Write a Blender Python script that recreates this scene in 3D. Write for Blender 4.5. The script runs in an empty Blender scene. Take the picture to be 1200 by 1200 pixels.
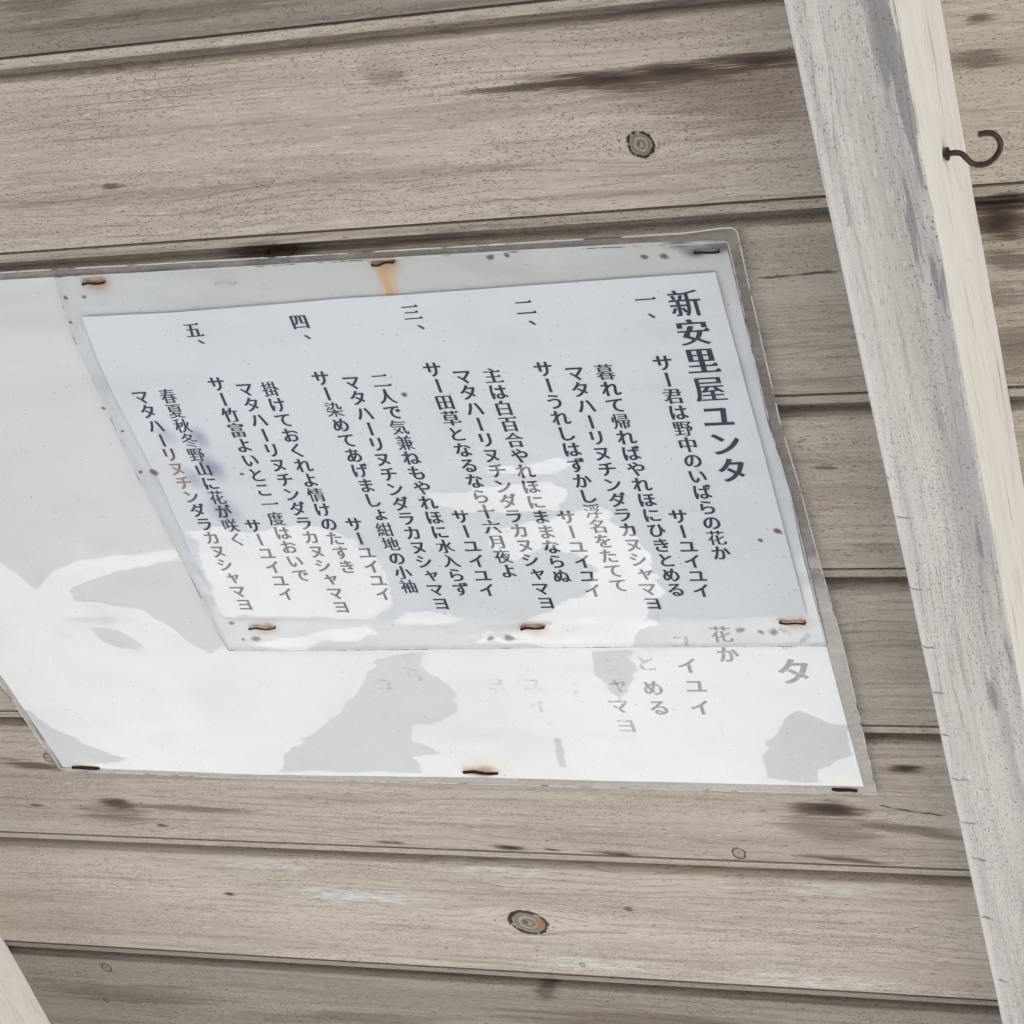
import bpy, bmesh, math, random
import numpy as np
from mathutils import Matrix, Vector
from mathutils.geometry import delaunay_2d_cdt

sc = bpy.context.scene
random.seed(7)

# ------------------------------------------------------------------ measurements
# All tables are millimetres on the underside of the roof: x along the boards,
# y up the slope, origin straight over the camera.
SEAM0 = -361.043
BW = 88.868
CAMROWS = [[0.922337, -0.256504, -0.288964], [0.017474, 0.774788, -0.631979], [0.385992, 0.577848, 0.719098]]
LENS = 85.299
RAFTER = {"xr": -180.123033037918, "h": 60.0, "xl": -214.8459059429839, "xr2": -787.5512192763404}
BACK_FILM = [[-741.7, -456.3], [-593.5, -458.4], [-510.7, -459.3], [-432.9, -460.2], [-290.3, -461.0], [-274.9, -459.8], [-270.6, -459.8], [-269.0, -461.4], [-269.5, -484.7], [-270.0, -520.0], [-270.3, -551.8], [-268.8, -581.9], [-267.9, -623.6], [-266.4, -668.3], [-267.2, -757.6], [-357.7, -757.8], [-468.5, -758.0], [-583.6, -758.6], [-691.6, -756.9], [-700.4, -696.0], [-731.3, -535.1]]
BACK_PAPER = [[-744.0, -460.3], [-595.2, -462.2], [-533.7, -462.8], [-434.0, -463.3], [-304.6, -464.1], [-274.4, -465.2], [-274.5, -484.4], [-274.8, -519.7], [-275.4, -551.6], [-273.4, -581.8], [-274.4, -623.5], [-273.9, -667.4], [-272.5, -753.0], [-356.7, -753.4], [-458.5, -753.7], [-578.0, -756.0], [-688.5, -754.3], [-697.3, -693.7], [-730.3, -533.1]]
FRONT_FILM = [[-567.5, -462.2], [-499.7, -462.9], [-418.6, -463.5], [-346.0, -464.1], [-291.1, -465.4], [-273.3, -465.5], [-273.6, -487.4], [-274.3, -523.3], [-274.4, -554.4], [-273.0, -586.0], [-273.0, -622.9], [-273.3, -668.6], [-337.4, -669.4], [-417.6, -670.4], [-503.1, -672.4], [-562.1, -672.8], [-564.0, -655.7], [-565.5, -619.3], [-570.0, -567.5], [-570.8, -526.7], [-571.1, -490.4]]
FRONT_PAPER = [[-562.9, -482.5], [-519.6, -483.1], [-479.0, -482.1], [-439.5, -481.0], [-409.1, -480.8], [-350.2, -479.7], [-281.2, -478.7], [-280.6, -518.9], [-279.9, -560.6], [-279.3, -606.8], [-278.7, -651.3], [-314.5, -652.2], [-372.5, -652.2], [-429.1, -652.6], [-479.7, -653.6], [-527.2, -653.1], [-557.6, -653.0], [-558.3, -632.2], [-559.9, -611.7], [-559.6, -574.6], [-561.9, -549.6], [-563.9, -522.4], [-564.0, -502.0]]
COLS = [["title", "新安里屋ユンタ", [-296.1, -491.9], [-294.7, -573.5]], ["number", "一、", [-311.7, -489.3], [-309.7, -495.4]], ["number", "二、", [-362.0, -489.9], [-359.6, -495.7]], ["number", "三、", [-411.0, -489.4], [-407.8, -495.0]], ["number", "四、", [-462.0, -491.0], [-459.8, -497.1]], ["number", "五、", [-512.6, -492.4], [-509.8, -496.9]], ["line", "サー君は野中のいばらの花か", [-311.4, -519.3], [-309.1, -616.8]], ["line", "サーユイユイ", [-322.8, -596.9], [-321.8, -637.4]], ["line", "暮れて帰ればやれほにひきとめる", [-336.5, -522.6], [-333.5, -636.8]], ["line", "マタハーリヌチンダラカヌシャマヨ", [-349.2, -522.4], [-345.6, -644.4]], ["line", "サーうれしはずかし浮名をたてて", [-362.0, -519.7], [-358.6, -634.2]], ["line", "サーユイユイ", [-372.1, -596.3], [-370.6, -637.0]], ["line", "主は白百合やれほにままならぬ", [-384.9, -522.0], [-383.4, -628.7]], ["line", "マタハーリヌチンダラカヌシャマヨ", [-398.1, -521.8], [-394.5, -643.8]], ["line", "サー田草となるなら十六月夜よ", [-410.2, -517.7], [-407.2, -625.6]], ["line", "サーユイユイ", [-420.3, -594.8], [-419.8, -636.2]], ["line", "二人で気兼ねもやれほに水入らず", [-435.1, -522.1], [-432.3, -635.6]], ["line", "マタハーリヌチンダラカヌシャマヨ", [-448.5, -522.4], [-444.7, -644.0]], ["line", "サー染めてあげましょ紺地の小袖", [-461.9, -519.6], [-457.4, -634.0]], ["line", "サーユイユイ", [-472.1, -598.0], [-471.0, -638.4]], ["line", "掛けておくれよ情けのたすき", [-487.2, -524.1], [-483.9, -622.3]], ["line", "マタハーリヌチンダラカヌシャマヨ", [-499.2, -523.6], [-494.7, -645.9]], ["line", "サー竹富よいとこ一度はおいで", [-511.6, -520.3], [-508.6, -627.0]], ["line", "サーユイユイ", [-522.0, -597.9], [-519.8, -638.1]], ["line", "春夏秋冬野山に花が咲く", [-537.4, -525.5], [-533.4, -605.6]], ["line", "マタハーリヌチンダラカヌシャマヨ", [-550.9, -525.3], [-543.6, -644.2]]]
GHOST = [["ン", [-286.9, -665.0], "b", 0.35], ["タ", [-290.6, -684.2], "b", 0.75], ["花", [-318.8, -662.7], "s", 0.8], ["か", [-318.3, -674.5], "s", 0.7], ["ユ", [-337.5, -667.2], "s", 0.4], ["イ", [-338.0, -681.1], "s", 0.8], ["ユ", [-337.2, -693.3], "s", 0.75], ["イ", [-337.7, -706.1], "s", 0.8], ["と", [-356.9, -679.8], "s", 0.45], ["め", [-357.2, -694.6], "s", 0.75], ["る", [-357.2, -706.5], "s", 0.8], ["シ", [-373.7, -681.5], "s", 0.2], ["ャ", [-374.2, -693.3], "s", 0.45], ["マ", [-376.0, -705.8], "s", 0.65], ["ヨ", [-375.3, -717.9], "s", 0.5], ["た", [-395.1, -689.4], "s", 0.12], ["て", [-394.9, -699.8], "s", 0.22], ["イ", [-414.3, -681.3], "s", 0.15], ["ユ", [-414.3, -693.3], "s", 0.3], ["イ", [-414.9, -706.5], "s", 0.3], ["ヨ", [-432.5, -693.0], "s", 0.25], ["ユ", [-487.8, -694.3], "s", 0.25], ["ら", [-471.5, -688.2], "s", 0.25], ["ず", [-471.3, -677.7], "s", 0.15], ["花", [-625.4, -553.7], "s", 0.1], ["か", [-626.5, -544.0], "s", 0.12]]
STAPLES = [[[-555.5, -466.4], [-545.0, -466.2]], [[-493.9, -470.8], [-484.5, -471.0]], [[-467.4, -459.7], [-454.9, -459.3]], [[-421.0, -466.1], [-411.3, -465.2]], [[-287.3, -469.5], [-277.9, -469.7]], [[-546.4, -659.4], [-532.8, -658.8]], [[-410.0, -659.2], [-399.2, -658.2]], [[-291.2, -655.6], [-280.5, -656.1]], [[-682.5, -754.3], [-667.4, -754.4]], [[-464.7, -750.3], [-447.7, -750.5]], [[-286.7, -755.1], [-276.3, -755.5]]]
HOLES = [[[-370.6, -466.4], 1], [[-363.0, -466.1], 0.8], [[-308.2, -470.3], 0.9], [[-300.0, -470.5], 1.1], [[-554.4, -656.7], 0.9], [[-553.0, -666.3], 0.7], [[-545.3, -666.3], 1.3], [[-426.5, -665.3], 1], [[-417.6, -665.8], 1.4], [[-309.4, -660.5], 1.1], [[-300.7, -661.9], 1], [[-295.0, -661.9], 1.3], [[-560.7, -567.3], 1.4], [[-568.3, -566.6], 0.8], [[-567.1, -473.0], 0.7], [[-558.5, -473.6], 0.8], [[-570.3, -485.6], 0.6], [[-572.1, -530.9], 0.6], [[-568.0, -544.2], 0.5], [[-282.0, -606.3], 1.1], [[-290.4, -610.3], 0.7], [[-426.4, -529.1], 0.9], [[-517.1, -568.1], 0.6]]
WHITE_FRONT = [[[-555.5, -600.3], [-537.4, -598.6], [-521.8, -600.9], [-501.6, -598.3], [-479.6, -601.7], [-469.2, -610.6], [-465.9, -626.4], [-467.8, -640.4], [-479.3, -652.6], [-557.4, -652.5], [-558.0, -637.4]], [[-385.6, -612.0], [-373.6, -599.0], [-358.4, -596.6], [-344.4, -604.2], [-339.9, -617.3], [-339.7, -639.2], [-352.4, -653.7], [-405.1, -654.7], [-388.9, -646.7], [-372.3, -636.1], [-365.0, -625.5], [-373.1, -617.8]], [[-434.0, -580.4], [-408.0, -579.7], [-375.7, -575.1], [-366.6, -580.8], [-374.6, -592.5], [-396.6, -594.8], [-419.3, -591.5], [-434.4, -588.3]], [[-408.8, -603.0], [-381.4, -596.1], [-356.6, -589.3], [-350.2, -594.0], [-364.1, -603.9], [-385.6, -612.0], [-402.9, -617.4], [-411.5, -612.5]], [[-404.6, -567.9], [-367.1, -564.2], [-362.0, -569.2], [-371.5, -573.4], [-400.6, -574.4]], [[-511.5, -660.9], [-484.9, -656.7], [-481.5, -661.9], [-488.0, -666.0], [-533.7, -671.5], [-546.4, -669.5]], [[-400.0, -665.7], [-433.5, -667.9], [-437.0, -662.8], [-418.5, -658.7], [-438.8, -664.8]], [[-388.5, -652.7], [-345.6, -654.2], [-359.0, -661.6], [-361.6, -669.1], [-401.0, -669.3], [-415.6, -663.2]], [[-558.4, -588.3], [-542.5, -586.7], [-545.9, -591.1], [-558.2, -591.3]], [[-549.0, -599.4], [-560.5, -604.2], [-559.9, -600.2]], [[-473.0, -652.6], [-453.0, -649.6], [-428.8, -651.6], [-451.2, -657.2], [-467.9, -656.7]]]
DARK_BACK = [[[-670.4, -567.1], [-644.5, -571.9], [-633.3, -583.2], [-627.9, -599.6], [-624.7, -618.2], [-638.2, -623.3], [-652.7, -634.8], [-656.1, -625.2], [-664.4, -616.1], [-689.5, -607.8]], [[-633.2, -636.0], [-622.4, -630.3], [-597.5, -623.7], [-572.2, -617.3], [-566.9, -622.0], [-564.2, -643.2], [-563.4, -670.3], [-573.7, -675.7], [-586.8, -660.7], [-600.2, -647.9], [-619.5, -643.5], [-633.6, -641.3]], [[-631.1, -660.2], [-618.5, -661.8], [-610.8, -668.3], [-607.3, -673.8], [-622.0, -672.8], [-629.3, -667.3]], [[-695.0, -711.0], [-682.9, -724.9], [-667.7, -736.3], [-647.3, -747.0], [-663.7, -750.5], [-689.8, -755.0]], [[-473.6, -674.0], [-488.6, -680.4], [-500.6, -696.1], [-519.6, -714.5], [-557.7, -741.4], [-562.8, -753.2], [-486.2, -751.8], [-486.7, -744.4], [-489.6, -739.4], [-473.1, -737.8], [-478.6, -732.4], [-485.5, -729.2], [-482.4, -719.2], [-465.4, -717.7], [-455.5, -707.8], [-453.5, -698.1], [-460.7, -690.7], [-467.3, -681.3], [-460.7, -673.9]], [[-380.5, -673.4], [-362.9, -673.3], [-363.7, -686.5], [-374.2, -703.1], [-378.6, -694.9], [-380.6, -686.7]], [[-412.8, -725.2], [-409.0, -726.7], [-411.5, -745.9], [-414.6, -744.9]], [[-316.5, -740.2], [-312.0, -727.9], [-305.5, -722.5], [-300.9, -711.0], [-293.4, -706.3], [-285.3, -709.7], [-281.1, -715.7], [-273.1, -715.6], [-273.7, -733.6], [-279.9, -736.4], [-290.3, -744.6], [-294.1, -750.1], [-309.9, -750.6], [-315.3, -748.1]]]
WHITE_BACK = [[[-711.2, -622.5], [-665.6, -618.7], [-659.4, -626.2], [-654.1, -635.9], [-637.7, -624.3], [-624.3, -618.2], [-593.9, -615.0], [-567.3, -612.8], [-566.7, -616.9], [-592.9, -623.8], [-621.0, -630.3], [-633.2, -634.9], [-634.5, -641.3], [-659.7, -648.8], [-727.4, -656.4]]]
TICKS = [[-212.4, -640.4, 4], [-212.7, -663.4, 3], [-210.9, -687.4, 6], [-211.1, -712.2, 6], [-209.7, -733.5, 5], [-211.7, -768.7, 4], [-211.3, -552.3, 5], [-212.5, -587.1, 4], [-212.6, -616.4, 5], [-214.8, -533.8, 3], [-210.5, -809.0, 3]]
KNOTS = [[-298.0, -422.5, 5.2, 5.6, 0], [-461.2, -856.3, 10.3, 8.4, -12], [-340.2, -800.4, 3.2, 3.6, 0], [-728.2, -912.1, 3.2, 3.4, 0], [-695.6, -749.2, 2.8, 3.2, 0], [-440.2, -885.7, 1.5, 1.6, 0], [-739.9, -940.3, 1.8, 1.8, 0]]
DARKS = [[-279.1, -394.4, 32.3, 4.6, 0.8, 1.0], [-308.6, -394.9, 33.0, 3.8, -0.3, 1.0], [-331.7, -394.8, 23.6, 2.0, 0.1, 0.75], [-246.9, -393.4, 18.7, 3.6, -1.1, 0.85], [-258.8, -402.4, 38.1, 13, -0.3, 0.3], [-259.2, -413.5, 30.2, 10, -1.3, 0.3], [-292.6, -769.6, 16.2, 6.0, 0.5, 1.0], [-295.7, -782.4, 24.4, 8, -10.4, 0.5], [-255.4, -781.3, 26.7, 3.4, -10.8, 0.55], [-253.2, -742.6, 8.9, 2.2, -1.3, 0.85], [-172.2, -466.5, 12, 8, 0, 0.85], [-171.1, -481.4, 10.0, 5, 1.1, 0.6], [-464.8, -458.8, 20.3, 4.2, -0.6, 0.9], [-414.9, -458.9, 41.1, 3.0, 0.1, 0.5], [-669.2, -781.0, 9.5, 4.6, -3.0, 1.0], [-625.4, -783.2, 36.8, 2.6, -1.4, 0.55], [-671.9, -787.6, 20, 9, 0, 0.45], [-393.0, -381.3, 9, 5, 5, 0.15], [-389.1, -385.5, 8.7, 2.0, -2.0, 0.45], [-464.6, -906.6, 9.4, 5, -124.8, 0.6], [-708.4, -754.8, 18.5, 3.4, -4.8, 0.75], [-174.3, -522.0, 10, 10, 0, 0.45], [-456.9, -802.7, 11.6, 1.5, -1.5, 0.85], [-401.7, -803.9, 16.2, 1.5, 0.0, 0.85], [-433.5, -803.3, 3.9, 1.2, -1.5, 0.8], [-290.3, -802.0, 19.8, 1.8, -4.2, 0.75], [-519.0, -802.2, 7.1, 1.2, -4.5, 0.7], [-719.1, -784.3, 5.8, 0.8, -1.0, 0.8], [-647.4, -795.9, 4.9, 1.3, -4.7, 0.8], [-626.0, -846.0, 4.0, 1.4, -0.7, 0.9], [-404.8, -842.5, 1.9, 1.9, 0, 0.7], [-257.6, -575.0, 4, 1.2, 0, 0.6], [-525.1, -422.5, 4, 1.4, 0, 0.7], [-169.4, -400.1, 14.5, 2.6, -1.8, 0.6], [-168.5, -384.5, 5.7, 1.8, -3.0, 0.7], [-169.9, -456.4, 7.6, 2, -0.4, 0.6], [-514.6, -350.2, 31.2, 3, 1.3, 0.4], [-463.8, -349.5, 42.3, 3, -0.4, 0.35], [-524.0, -341.2, 17.3, 4, -0.8, 0.4], [-718.8, -934.0, 55.3, 8, 0.7, 0.4], [-420.8, -926.2, 69.7, 8, 2.8, 0.45], [-578.9, -940.1, 67.6, 5, 3.7, 0.4], [-520.3, -427.8, 59.6, 3, -1.1, 0.25], [-396.1, -427.1, 52.5, 3.0, 0.1, 0.22], [-245.8, -615.9, 7.1, 2, -0.8, 0.3], [-185.9, -497.2, 18.1, 6, -0.5, 0.4]]
LINES0 = [[-475.0, -368.9, 78.7, 0.42, -0.4, 0.5], [-476.5, -372.9, 78.9, 0.42, -0.4, 0.5], [-478.1, -376.9, 79.2, 0.42, -0.4, 0.5], [-479.6, -381.1, 79.5, 0.42, -0.3, 0.5], [-481.2, -385.1, 79.8, 0.42, -0.3, 0.5], [-482.8, -389.2, 80.0, 0.42, -0.3, 0.5]]
CRACK = [[-268.0, -765.4], [-262.5, -767.3], [-251.3, -769.5], [-239.0, -771.1]]
CRACK2 = [[-266.0, -483.9], [-252.0, -483.6], [-233.7, -482.6]]
LIGHTS = [[-431.8, -885.0, 60, 7, 0, 0.5], [-550.8, -842.8, 60, 10, 0, 0.5], [-322.8, -888.5, 60, 8, 0, 0.5], [-464.1, -819.0, 50, 5, 0, 0.4], [-298.2, -823.8, 30, 8, 0, 0.35], [-602.9, -823.8, 50, 5, 0, 0.35]]
HOOK = [[-180.7, -417.6], [-179.2, -417.6], [-177.4, -417.4], [-175.1, -417.4], [-173.5, -418.2], [-172.3, -420.0], [-170.9, -421.8], [-168.7, -422.7], [-166.0, -422.4], [-163.5, -420.9], [-161.5, -418.6], [-160.4, -416.0], [-160.6, -413.4], [-161.9, -411.4], [-164.1, -410.6], [-167.0, -411.0]]
HOOKH = 31.8

BLOB = [[-294.6, -722.2], [-284.7, -731.3], [-305.0, -739.8]]
BLEED = [[-530.9, -548.5], [-530.8, -564.1], [-533.5, -589.5], [-546.2, -546.1], [-542.0, -570.9]]
BROWN = [-551.0, -570.6]
DRIP = [[-417.3, -468.9], [-421.1, -478.5]]
TEAR = [[-292.8, -464.6], [-286.8, -468.1], [-278.3, -467.6], [-274.1, -466.7]]
FILM_IOR = 1.98                      # the gloss faces of the laminate together
TILT_DARK, TILT_LIGHT = 0.065, 0.075 # how far the buckled film leans away from / towards the eave
EAVE, ROOF_SHADE_BACK, ROOF_X1 = -1075.0, 9000.0, 250.0  # unseen roof reach, stretched far back to shade the groove walls
EXPOSURE = 1.4

MM = 0.001
SLOPE = math.radians(12.0)           # the roof falls this much towards its eave
CEIL_Z = 2.15                        # height of the roof over the ground
cs, sn = math.cos(SLOPE), math.sin(SLOPE)
# ceiling frame: x along boards, y up the slope (towards -Y), z out of the boards (down)
FRAME = Matrix(((1, 0, 0, 0), (0, -cs, -sn, 0), (0, sn, -cs, CEIL_Z), (0, 0, 0, 1)))

# ------------------------------------------------------------------ camera
cam = bpy.data.cameras.new('camera')
cam.lens = LENS
cam.sensor_width = 36.0
cam.clip_start = 0.02
cam.clip_end = 2000.0
camo = bpy.data.objects.new('camera', cam)
sc.collection.objects.link(camo)
r = CAMROWS
loc = Matrix(((r[0][0], r[1][0], r[2][0], 0), (r[0][1], r[1][1], r[2][1], 0), (r[0][2], r[1][2], r[2][2], 0.74), (0, 0, 0, 1)))
camo.matrix_world = FRAME @ loc
sc.camera = camo

# ------------------------------------------------------------------ sky, sun, exposure
SUN_EL, SUN_AZ = math.radians(66.0), math.radians(-160.0)   # direction towards the sun (azimuth from +Y, clockwise)
world = bpy.data.worlds.new('World')
sc.world = world
world.use_nodes = True
wn = world.node_tree
wn.nodes.clear()
sky = wn.nodes.new('ShaderNodeTexSky')
sky.sky_type = 'NISHITA'
sky.sun_disc = False
sky.sun_elevation = SUN_EL
sky.sun_rotation = SUN_AZ
bg = wn.nodes.new('ShaderNodeBackground')
bg.inputs['Strength'].default_value = 0.11
wo = wn.nodes.new('ShaderNodeOutputWorld')
wn.links.new(sky.outputs[0], bg.inputs[0])
wn.links.new(bg.outputs[0], wo.inputs[0])
sun = bpy.data.lights.new('sun', 'SUN')
sun.energy = 4.2
sun.angle = math.radians(0.5)
sun.color = (1.0, 0.975, 0.94)
suno = bpy.data.objects.new('sun', sun)
sc.collection.objects.link(suno)
sd = Vector((math.sin(SUN_AZ) * math.cos(SUN_EL), math.cos(SUN_AZ) * math.cos(SUN_EL), math.sin(SUN_EL)))
suno.rotation_euler = sd.to_track_quat('Z', 'Y').to_euler()
suno.location = (0, 0, 6)
sc.view_settings.view_transform = 'Standard'
sc.view_settings.look = 'None'
sc.view_settings.gamma = 1.0
sc.view_settings.use_curve_mapping = False
sc.view_settings.exposure = EXPOSURE
sc.cycles.max_bounces = 8
sc.cycles.diffuse_bounces = 4
sc.cycles.transparent_max_bounces = 12

# ------------------------------------------------------------------ helpers: objects
def link(name, me, mat=None, parent=None):
    o = bpy.data.objects.new(name, me)
    sc.collection.objects.link(o)
    if mat is not None:
        me.materials.append(mat)
    if parent is not None:
        o.parent = parent
    return o

def tag(o, label, cat, group=None):
    o['label'] = label
    o['category'] = cat
    if group:
        o['group'] = group
    return o

def thing(name, label, cat, at=(0, 0, 0), group=None):
    o = bpy.data.objects.new(name, None)
    o.empty_display_size = 0.02
    sc.collection.objects.link(o)
    o.matrix_world = FRAME @ Matrix.Translation((at[0] * MM, at[1] * MM, at[2] * MM))
    return tag(o, label, cat, group)

def mesh(name, verts, faces, smooth=False, off=(0, 0, 0)):
    me = bpy.data.meshes.new(name)
    v = (np.asarray(verts, float) - np.asarray(off, float)) * MM
    me.from_pydata(v.tolist(), [], faces)
    if smooth:
        me.polygons.foreach_set('use_smooth', [True] * len(me.polygons))
    me.update()
    return me

def tube(pts, rad, sides=10, cap=True):
    """A rod of varying radius along a polyline (mm)."""
    pts = [Vector(p) for p in pts]
    rad = rad if isinstance(rad, (list, tuple)) else [rad] * len(pts)
    V, F = [], []
    up = None
    for i, p in enumerate(pts):
        a = pts[max(i - 1, 0)]
        b = pts[min(i + 1, len(pts) - 1)]
        t = (b - a).normalized()
        if up is None:
            up = t.orthogonal().normalized()
        up = (up - t * up.dot(t)).normalized()
        s = t.cross(up)
        for k in range(sides):
            an = 2 * math.pi * k / sides
            V.append(tuple(p + (up * math.cos(an) + s * math.sin(an)) * rad[i]))
    n = len(pts)
    for i in range(n - 1):
        for k in range(sides):
            k2 = (k + 1) % sides
            F.append((i * sides + k, i * sides + k2, (i + 1) * sides + k2, (i + 1) * sides + k))
    if cap:
        F.append(tuple(reversed(range(sides))))
        F.append(tuple((n - 1) * sides + k for k in range(sides)))
    return V, F

def spline(pts, n=6):
    """Catmull-Rom through 3-D points."""
    P = [np.array(p, float) for p in pts]
    P = [2 * P[0] - P[1]] + P + [2 * P[-1] - P[-2]]
    out = []
    for i in range(1, len(P) - 2):
        for k in range(n):
            t = k / n
            out.append(0.5 * (2 * P[i] + (P[i + 1] - P[i - 1]) * t + (2 * P[i - 1] - 5 * P[i] + 4 * P[i + 1] - P[i + 2]) * t * t + (-P[i - 1] + 3 * P[i] - 3 * P[i + 1] + P[i + 2]) * t ** 3))
    out.append(P[-2])
    return [tuple(p) for p in out]

# ------------------------------------------------------------------ helpers: numpy noise, polygons
def vnoise(x, y, seed=0):
    def h(i, j):
        n = (i * 374761393 + j * 668265263 + seed * 974634777) & 0xffffffff
        n = ((n ^ (n >> 13)) * 1274126177) & 0xffffffff
        return ((n ^ (n >> 16)) & 0xffff) / 65535.0
    xi, yi = np.floor(x).astype(np.int64), np.floor(y).astype(np.int64)
    fx, fy = x - xi, y - yi
    fx, fy = fx * fx * (3 - 2 * fx), fy * fy * (3 - 2 * fy)
    a, b, c, d = h(xi, yi), h(xi + 1, yi), h(xi, yi + 1), h(xi + 1, yi + 1)
    return (a + (b - a) * fx) * (1 - fy) + (c + (d - c) * fx) * fy

def fbm(x, y, seed=0, oct=4):
    s, a, t = 0, 1.0, 0
    for o in range(oct):
        s = s + a * (vnoise(x * 2 ** o, y * 2 ** o, seed + o * 17) - 0.5)
        t += a
        a *= 0.55
    return s / t

def poly_sd(x, y, P):
    """Signed distance to a polygon, positive inside."""
    P = np.array(P, float)
    d = np.full(x.shape, 1e18)
    ins = np.zeros(x.shape, bool)
    for i in range(len(P)):
        ax, ay = P[i]
        bx, by = P[(i + 1) % len(P)]
        ex, ey = bx - ax, by - ay
        t = np.clip(((x - ax) * ex + (y - ay) * ey) / (ex * ex + ey * ey + 1e-9), 0, 1)
        d = np.minimum(d, (x - ax - t * ex) ** 2 + (y - ay - t * ey) ** 2)
        cond = ((ay > y) != (by > y)) & (x < ex * (y - ay) / (ey if abs(ey) > 1e-9 else 1e-9) + ax)
        ins ^= cond
    d = np.sqrt(d)
    return np.where(ins, d, -d)

# ------------------------------------------------------------------ helpers: shader nodes
class NT:
    def __init__(s, name):
        s.m = bpy.data.materials.new(name)
        s.m.use_nodes = True
        s.t = s.m.node_tree
        s.t.nodes.clear()
        s.out = s.t.nodes.new('ShaderNodeOutputMaterial')
    def new(s, typ, **kw):
        n = s.t.nodes.new(typ)
        for k, v in kw.items():
            setattr(n, k, v)
        return n
    def put(s, sock, v):
        if isinstance(v, bpy.types.NodeSocket):
            s.t.links.new(v, sock)
        elif v is not None:
            sock.default_value = v
    def math(s, op, a, b=None, c=None, clamp=False):
        n = s.new('ShaderNodeMath', operation=op, use_clamp=clamp)
        s.put(n.inputs[0], a)
        s.put(n.inputs[1], b)
        s.put(n.inputs[2], c)
        return n.outputs[0]
    def vmath(s, op, a, b=None):
        n = s.new('ShaderNodeVectorMath', operation=op)
        s.put(n.inputs[0], a)
        s.put(n.inputs[1], b)
        return n.outputs['Value'] if op in ('LENGTH', 'DOT_PRODUCT', 'DISTANCE') else n.outputs[0]
    def step(s, v, lo, hi):
        n = s.new('ShaderNodeMapRange', interpolation_type='SMOOTHSTEP')
        s.put(n.inputs[0], v)
        n.inputs[1].default_value, n.inputs[2].default_value = lo, hi
        return n.outputs[0]
    def mix(s, f, a, b, mode='MIX'):
        n = s.new('ShaderNodeMix', data_type='RGBA', blend_type=mode)
        s.put(n.inputs[0], f)
        s.put(n.inputs[6], a)
        s.put(n.inputs[7], b)
        return n.outputs[2]
    def coords(s, scale=1000.0):
        """Object coordinates in millimetres."""
        c = s.new('ShaderNodeTexCoord')
        return s.vmath('MULTIPLY', c.outputs['Object'], (scale, scale, scale))
    def map(s, v, sc_, off=(0, 0, 0)):
        a = s.vmath('MULTIPLY', v, sc_)
        return s.vmath('ADD', a, off) if not (isinstance(off, tuple) and off == (0, 0, 0)) else a
    def noise(s, v, scale=1.0, detail=3.0, rough=0.55, dist=0.0):
        n = s.new('ShaderNodeTexNoise')
        s.put(n.inputs['Vector'], v)
        n.inputs['Scale'].default_value = scale
        n.inputs['Detail'].default_value = detail
        n.inputs['Roughness'].default_value = rough
        n.inputs['Distortion'].default_value = dist
        return n.outputs[0]
    def xy(s, v):
        n = s.new('ShaderNodeSeparateXYZ')
        s.put(n.inputs[0], v)
        return n.outputs
    def ell(s, v, x, y, rx, ry, ang=0.0):
        """Elliptic distance: 0 at the centre, 1 on the rim."""
        n = s.new('ShaderNodeMapping', vector_type='TEXTURE')
        s.put(n.inputs[0], v)
        n.inputs['Location'].default_value = (x, y, 0)
        n.inputs['Rotation'].default_value = (0, 0, math.radians(ang))
        n.inputs['Scale'].default_value = (rx, ry, 1e6)
        return s.vmath('LENGTH', n.outputs[0])
    def bsdf(s, col, rough=0.6, **kw):
        n = s.new('ShaderNodeBsdfPrincipled')
        s.put(n.inputs['Base Color'], col)
        s.put(n.inputs['Roughness'], rough)
        for k, v in kw.items():
            s.put(n.inputs[k], v)
        return n
    def bump(s, h, strength=0.3, dist=0.001):
        n = s.new('ShaderNodeBump')
        s.put(n.inputs['Height'], h)
        n.inputs['Strength'].default_value = strength
        n.inputs['Distance'].default_value = dist
        return n.outputs[0]
    def done(s, shader):
        s.t.links.new(shader.outputs[0] if hasattr(shader, 'outputs') else shader, s.out.inputs[0])
        return s.m

def rgb(r, g, b):
    return (r, g, b, 1.0)

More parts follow.
